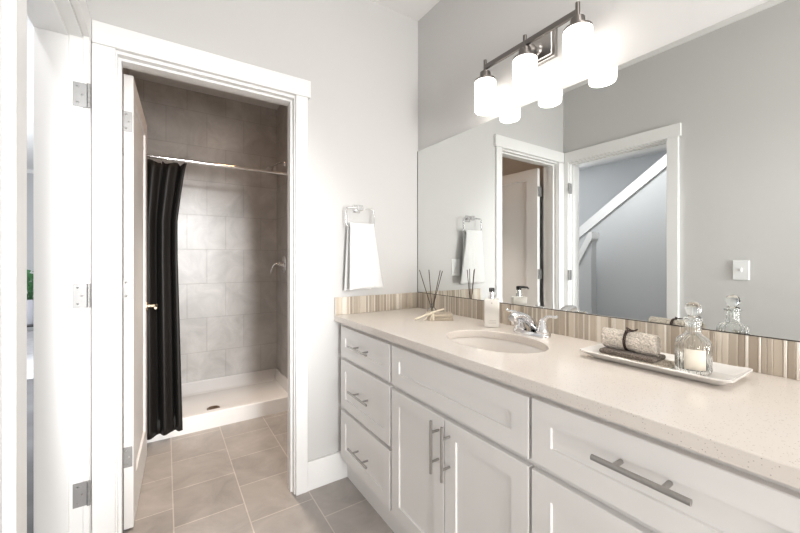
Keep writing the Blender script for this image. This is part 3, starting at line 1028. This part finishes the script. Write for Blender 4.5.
# ------------------------------------------------------------------ reed diffuser and wrapped soap
RP = Vector((-0.148, -0.327, 0.9003))
rd = thing('reed_diffuser', RP, 'small glass diffuser with dark reeds behind the wrapped soap', 'diffuser')
bm = new(); lathe(bm, [(0.0, 0.0), (0.024, 0.0), (0.026, 0.004), (0.026, 0.030), (0.020, 0.042), (0.010, 0.048), (0.010, 0.062), (0.013, 0.064), (0.013, 0.068), (0.008, 0.068), (0.008, 0.046), (0.018, 0.038), (0.023, 0.028), (0.023, 0.005), (0.0, 0.004)], RP, 28, cap=False)
obj('bottle', bm, M['glass'], rd, smooth=True)
bm = new(); lathe(bm, [(0.0, 0.0045), (0.0225, 0.0055), (0.0225, 0.020), (0.0, 0.020)], RP, 24, cap=False); obj('oil', bm, M['ribbon'], rd, smooth=True)
rt = Vector((0.8347, -0.551, 0))
for u, dep, ztop in ((-0.066, 0.02, 0.247), (-0.018, -0.02, 0.249), (0.045, 0.01, 0.245), (0.052, -0.03, 0.243)):
    bm = new()
    top = RP + rt * u + Vector((0.551, 0.8347, 0)) * dep + Vector((0, 0, ztop))
    tube(bm, [RP + rt * (-u * 0.10) + Vector((0, 0, 0.012)), top], 0.0021, 8)
    obj('reed', bm, M['reed'], rd)

WP = Vector((-0.178, -0.428, 0.9003))
ws = thing('wrapped_soap', WP, 'flat tan wrapped soap tied with pale raffia, before the reed diffuser', 'soap')
T = Matrix.Translation(WP) @ Matrix.Rotation(math.radians(-36), 4, 'Z')
bm = new(); bx(bm, -0.064, 0.064, -0.042, 0.042, 0, 0.017, 0.004, 2); bx(bm, -0.060, 0.061, -0.040, 0.040, 0.0173, 0.034, 0.004, 2)
bm.transform(T); obj('wrapper', bm, M['wrap'], ws, smooth=True)
bm = new()
bx(bm, -0.040, -0.030, -0.0432, 0.0432, 0.0004, 0.0352, 0.0010)
for pts in ([(-0.035, -0.036, 0.036), (-0.062, -0.040, 0.040), (-0.090, -0.034, 0.022), (-0.128, -0.030, 0.002)],
            [(-0.035, -0.042, 0.034), (-0.046, -0.052, 0.022), (-0.050, -0.066, 0.008), (-0.044, -0.070, 0.002)],
            [(-0.035, -0.036, 0.036), (-0.058, -0.046, 0.030), (-0.080, -0.052, 0.003)],
            [(-0.035, -0.036, 0.036), (-0.050, -0.020, 0.046), (-0.066, -0.016, 0.038), (-0.052, -0.030, 0.037), (-0.035, -0.036, 0.036)]):
    tube(bm, pts, 0.0022, 8)
bm.transform(T); obj('ribbon', bm, M['ribbon'], ws, smooth=True)
bm = new(); tube(bm, [(-0.125, -0.056, 0.010), (-0.045, -0.038, 0.0395), (0.018, -0.022, 0.056)], 0.0042, 10)
bm.transform(T); obj('stick', bm, M['ribbon'], ws, smooth=True, label='pale wooden stick tucked under the raffia')

# ------------------------------------------------------------------ tray set
TC = Vector((-0.176, -1.378, 0.9003))
bm = new()


def tray_ring(hx, hy, z, lift=0.0, n=8):
    """Superellipse-like rectangle; its corners lift."""
    pts = []
    for a in [2 * PI * (q + 0.5) / (n * 8) for q in range(n * 8)]:
        c_, s_ = math.cos(a), math.sin(a)
        e = 0.07
        x = hx * math.copysign(abs(c_) ** e, c_)
        y = hy * math.copysign(abs(s_) ** e, s_)
        cor = (abs(x) / hx * abs(y) / hy) ** 6
        pts.append(bm.verts.new((TC.x + x, TC.y + y, TC.z + z + lift * cor)))
    return pts


rg = [tray_ring(0.053, 0.145, 0.0), tray_ring(0.055, 0.148, 0.0), tray_ring(0.064, 0.159, 0.007), tray_ring(0.086, 0.180, 0.019, 0.005), tray_ring(0.087, 0.181, 0.022, 0.005),
      tray_ring(0.085, 0.179, 0.023, 0.005), tray_ring(0.064, 0.158, 0.012), tray_ring(0.057, 0.150, 0.0065), tray_ring(0.054, 0.147, 0.006)]
for a, b in zip(rg, rg[1:]):
    for k in range(len(a)):
        bm.faces.new((a[k], a[(k + 1) % len(a)], b[(k + 1) % len(a)], b[k]))
bm.faces.new(rg[-1]); bm.faces.new(list(reversed(rg[0])))
tag(obj('tray', bm, M['porcelain'], smooth=True), 'long white porcelain tray with flared rim on the countertop', 'tray')

TZ = TC.z + 0.0062


def pad(name, m, x, y0, y1, hw, z0, z1, label, rot=0.0, fringe=False):
    bm = new()
    cy = (y0 + y1) / 2
    n = 10
    for k in range(1):
        bx(bm, -hw, hw, -(y1 - y0) / 2, (y1 - y0) / 2, 0, z1 - z0, min((z1 - z0) * 0.42, 0.009), 3)
    if fringe:
        rr = random.Random(4)
        for k in range(16):
            xx = -hw + hw * 2 * (k + 0.5) / 16
            tube(bm, [(xx, -(y1 - y0) / 2 + 0.004, (z1 - z0) * 0.6), (xx + rr.uniform(-.004, .004), -(y1 - y0) / 2 - 0.014, (z1 - z0) * 0.6), (xx + rr.uniform(-.01, .01), -(y1 - y0) / 2 - 0.028, 0.002 + rr.random() * 0.003)], 0.0026, 6)
    bm.transform(Matrix.Translation((x, cy, z0)) @ Matrix.Rotation(rot, 4, 'Z'))
    return tag(obj(name, bm, m, smooth=True), label, 'towel', 'folded cloths on the tray')


pad('folded_towel', M['creamcloth'], -0.176, -1.388, -1.240, 0.046, TZ, TZ + 0.010, 'thin folded cream cloth with fringed end under the brown one', fringe=True)
pad('folded_towel', M['brown'], -0.176, -1.386, -1.238, 0.043, TZ + 0.0102, TZ + 0.0240, 'folded brown washcloth lying between the cream cloth and the rolled towel', rot=0.0)

# rolled towel: a spiral with its seam, lying along the tray
RZ = TZ + 0.0242
RR = 0.0300
rc = Vector((-0.172, -1.308, RZ + RR))
ru = thing('rolled_towel', (rc.x, rc.y, RZ), 'rolled cream waffle towel tied with a dark cord, topmost on the tray', 'towel')
bm = new()
NS, NL = 110, 26
prev = None
for j in range(NL + 1):
    v = j / NL
    y = -1.381 + v * 0.147
    rowv = []
    for i in range(NS + 1):
        t = i / NS
        a = -0.55 * PI + t * 2 * PI * 3.0
        r = 0.006 + (RR - 0.0065) * t
        sq = 1 - 0.10 * math.exp(-((v - 0.52) / 0.07) ** 2)
        wob = 1 + 0.02 * math.sin(9 * v + 3 * a)
        rowv.append(bm.verts.new((rc.x + r * sq * wob * math.cos(a), y + 0.004 * math.sin(a + 1), rc.z + r * sq * wob * math.sin(a))))
    if prev:
        for i in range(NS):
            bm.faces.new((prev[i], prev[i + 1], rowv[i + 1], rowv[i]))
    prev = rowv
obj('roll', bm, M['weave'], ru, smooth=True, solid=0.0052)
bm = new()
for dy in (-0.0022, 0.0022):
    closed_tube(bm, [(rc.x + (RR - 0.0006) * math.cos(a), rc.y + dy + 0.005, rc.z + (RR - 0.0006) * math.sin(a)) for a in [2 * PI * q / 32 for q in range(32)]], 0.0020, 8)
kx, ky, kz = rc.x - 0.010, rc.y + 0.005, rc.z + RR - 0.001
bmesh.ops.create_icosphere(bm, subdivisions=2, radius=0.0042, matrix=Matrix.Translation((kx - 0.006, ky, kz - 0.001)))
closed_tube(bm, [(kx - 0.002 + 0.005 * math.sin(a) * 1.6, ky - 0.014 + 0.014 * math.cos(a), kz + 0.006 + 0.0035 * math.cos(2 * a)) for a in [2 * PI * q / 24 for q in range(24)]], 0.0021, 8)
obj('cord', bm, M['rope'], ru, smooth=True, label='dark knotted cord')

# decanter
DC = Vector((-0.170, -1.459, TZ))
dc = thing('decanter', DC, 'ribbed clear glass decanter with a round stopper on the tray', 'decanter')
bm = new()
lathe(bm, [(0.0, 0.0), (0.033, 0.0), (0.0370, 0.004), (0.0380, 0.012), (0.0382, 0.072), (0.0370, 0.081), (0.0325, 0.089), (0.0245, 0.0955), (0.0178, 0.100), (0.0160, 0.106), (0.0165, 0.134), (0.0210, 0.137), (0.0210, 0.142), (0.0125, 0.142),
           (0.0125, 0.110), (0.0135, 0.102), (0.0160, 0.098), (0.0225, 0.0925), (0.0300, 0.086), (0.0340, 0.079), (0.0352, 0.071), (0.0350, 0.016), (0.031, 0.010), (0.0, 0.009)], DC, 120, rib=0.025, ribn=24, cap=False)
obj('bottle', bm, M['glass'], dc, smooth=True)
bm = new()
lathe(bm, [(0.0, 0.118), (0.0105, 0.119), (0.0118, 0.141), (0.0118, 0.1425), (0.017, 0.1435), (0.017, 0.146), (0.010, 0.150), (0.0140, 0.155), (0.0172, 0.163), (0.0175, 0.170), (0.0155, 0.178), (0.010, 0.184), (0.0, 0.186)], DC, 40, rib=0.05, ribn=8, cap=False)
obj('stopper', bm, M['glass'], dc, smooth=True)
bm = new()
va, vb = [], []
for k in range(13):
    a = math.radians(170 + 66 * k / 12)
    va.append(bm.verts.new((DC.x + 0.0398 * math.cos(a), DC.y + 0.0398 * math.sin(a), DC.z + 0.014)))
    vb.append(bm.verts.new((DC.x + 0.0398 * math.cos(a), DC.y + 0.0398 * math.sin(a), DC.z + 0.066)))
for k in range(12):
    bm.faces.new((va[k], va[k + 1], vb[k + 1], vb[k]))
obj('label', bm, M['cream'], dc, smooth=True, solid=0.0006, label='plain cream paper label')

# ------------------------------------------------------------------ hall furnishings seen through the doorway gap
bm = new(); bx(bm, -4.2, -1.95, 3.2, 6.5, 0.0, 0.012, 0.004)
tag(obj('rug', bm, M['rug']), 'pale wool rug on the hall floor', 'rug')
st = thing('side_table', (-2.72, 4.45, 0.012), 'low black metal side table on the hall rug', 'table')
bm = new(); bx(bm, -2.94, -2.50, 4.23, 4.67, 0.385, 0.405, 0.004); obj('tabletop', bm, M['black'], st)
for sx in (-1, 1):
    for sy in (-1, 1):
        bm = new(); bx(bm, -2.72 + sx * 0.205 - 0.011, -2.72 + sx * 0.205 + 0.011, 4.45 + sy * 0.205 - 0.011, 4.45 + sy * 0.205 + 0.011, 0.012, 0.386); obj('leg', bm, M['black'], st)
pp = thing('potted_plant', (-2.74, 4.45, 0.405), 'leafy green plant in a grey pot on the low hall table', 'plant')
bm = new(); lathe(bm, [(0.0, 0.405), (0.10, 0.405), (0.13, 0.56), (0.145, 0.71), (0.13, 0.71), (0.12, 0.66), (0.0, 0.66)], (-2.74, 4.45, 0), 28, cap=False); obj('pot', bm, M['pot'], pp, smooth=True)
bm = new()
rr = random.Random(5)
for k in range(70):
    a = rr.uniform(0, 2 * PI); tilt = rr.uniform(0.1, 1.1); ln = rr.uniform(0.16, 0.36)
    b0 = Vector((-2.74, 4.45, 0.66))
    dirv = Vector((math.cos(a) * math.sin(tilt), math.sin(a) * math.sin(tilt), math.cos(tilt)))
    sd_ = dirv.cross(Vector((0, 0, 1))).normalized()
    e = b0 + dirv * ln
    tube(bm, [b0, e], 0.003, 5)
    wl = rr.uniform(0.035, 0.06)
    tip = e + dirv * 0.10 - Vector((0, 0, 0.03))
    mid = e + dirv * 0.05 + Vector((0, 0, 0.006))
    v0, v1, v2, v3, v4 = (bm.verts.new(q) for q in (e, mid + sd_ * wl, tip, mid - sd_ * wl, mid - Vector((0, 0, 0.012))))
    for q in ((v0, v1, v4), (v1, v2, v4), (v2, v3, v4), (v3, v0, v4)):
        bm.faces.new(q)
obj('foliage', bm, M['leaf'], pp)
# unseen fittings added to house the fill lights
sl_ = thing('fill_lamp_ring', (-0.84, 0.55, 2.695), 'added white ceiling ring for the shower room fill light', 'ceiling light')
bm = new(); lathe(bm, [(0.105, 2.7119), (0.105, 2.706), (0.092, 2.700), (0.085, 2.706), (0.085, 2.7119)], (-0.84, 0.55, 0), 32, cap=False); obj('trim_ring', bm, M['trim'], sl_, smooth=True)
ws_ = thing('fill_beam_housing', (-1.16, YR, 1.98), 'added nickel housing for the doorway fill beam, out of view', 'wall light')  # housing added around the doorway fill beam
bm = new(); lathe(bm, [(0.05, 0.0005), (0.05, 0.012), (0.012, 0.016), (0.012, 0.05)], (-1.16, YR, 2.06), 24, axis='y'); obj('mount', bm, M['nickel'], ws_, smooth=True)
bm = new(); lathe(bm, [(0.03, 0.045), (0.07, 0.06), (0.075, 0.13), (0.07, 0.13), (0.065, 0.07), (0.0, 0.055)], (-1.16, YR, 2.06), 32, axis='y', cap=False); obj('added_lamp_head', bm, M['nickel'], ws_, smooth=True)
hl = thing('fill_lamp_ring', (-1.95, -0.15, 2.695), 'added white ceiling ring for the hall fill light, out of view', 'ceiling light')  # ring added for the hall fill lamp
bm = new(); lathe(bm, [(0.105, 2.7119), (0.105, 2.706), (0.092, 2.700), (0.085, 2.706), (0.085, 2.7119)], (-1.95, -0.15, 0), 32, cap=False); obj('trim_ring', bm, M['trim'], hl, smooth=True)
rl = thing('fill_lamp_ring', (-0.52, -1.95, 2.695), 'added white ceiling ring for the bathroom fill light, out of view', 'ceiling light')  # ring added for the bathroom fill lamp
bm = new(); lathe(bm, [(0.105, 2.7119), (0.105, 2.706), (0.092, 2.700), (0.085, 2.706), (0.085, 2.7119)], (-0.52, -1.95, 0), 32, cap=False); obj('trim_ring', bm, M['trim'], rl, smooth=True)
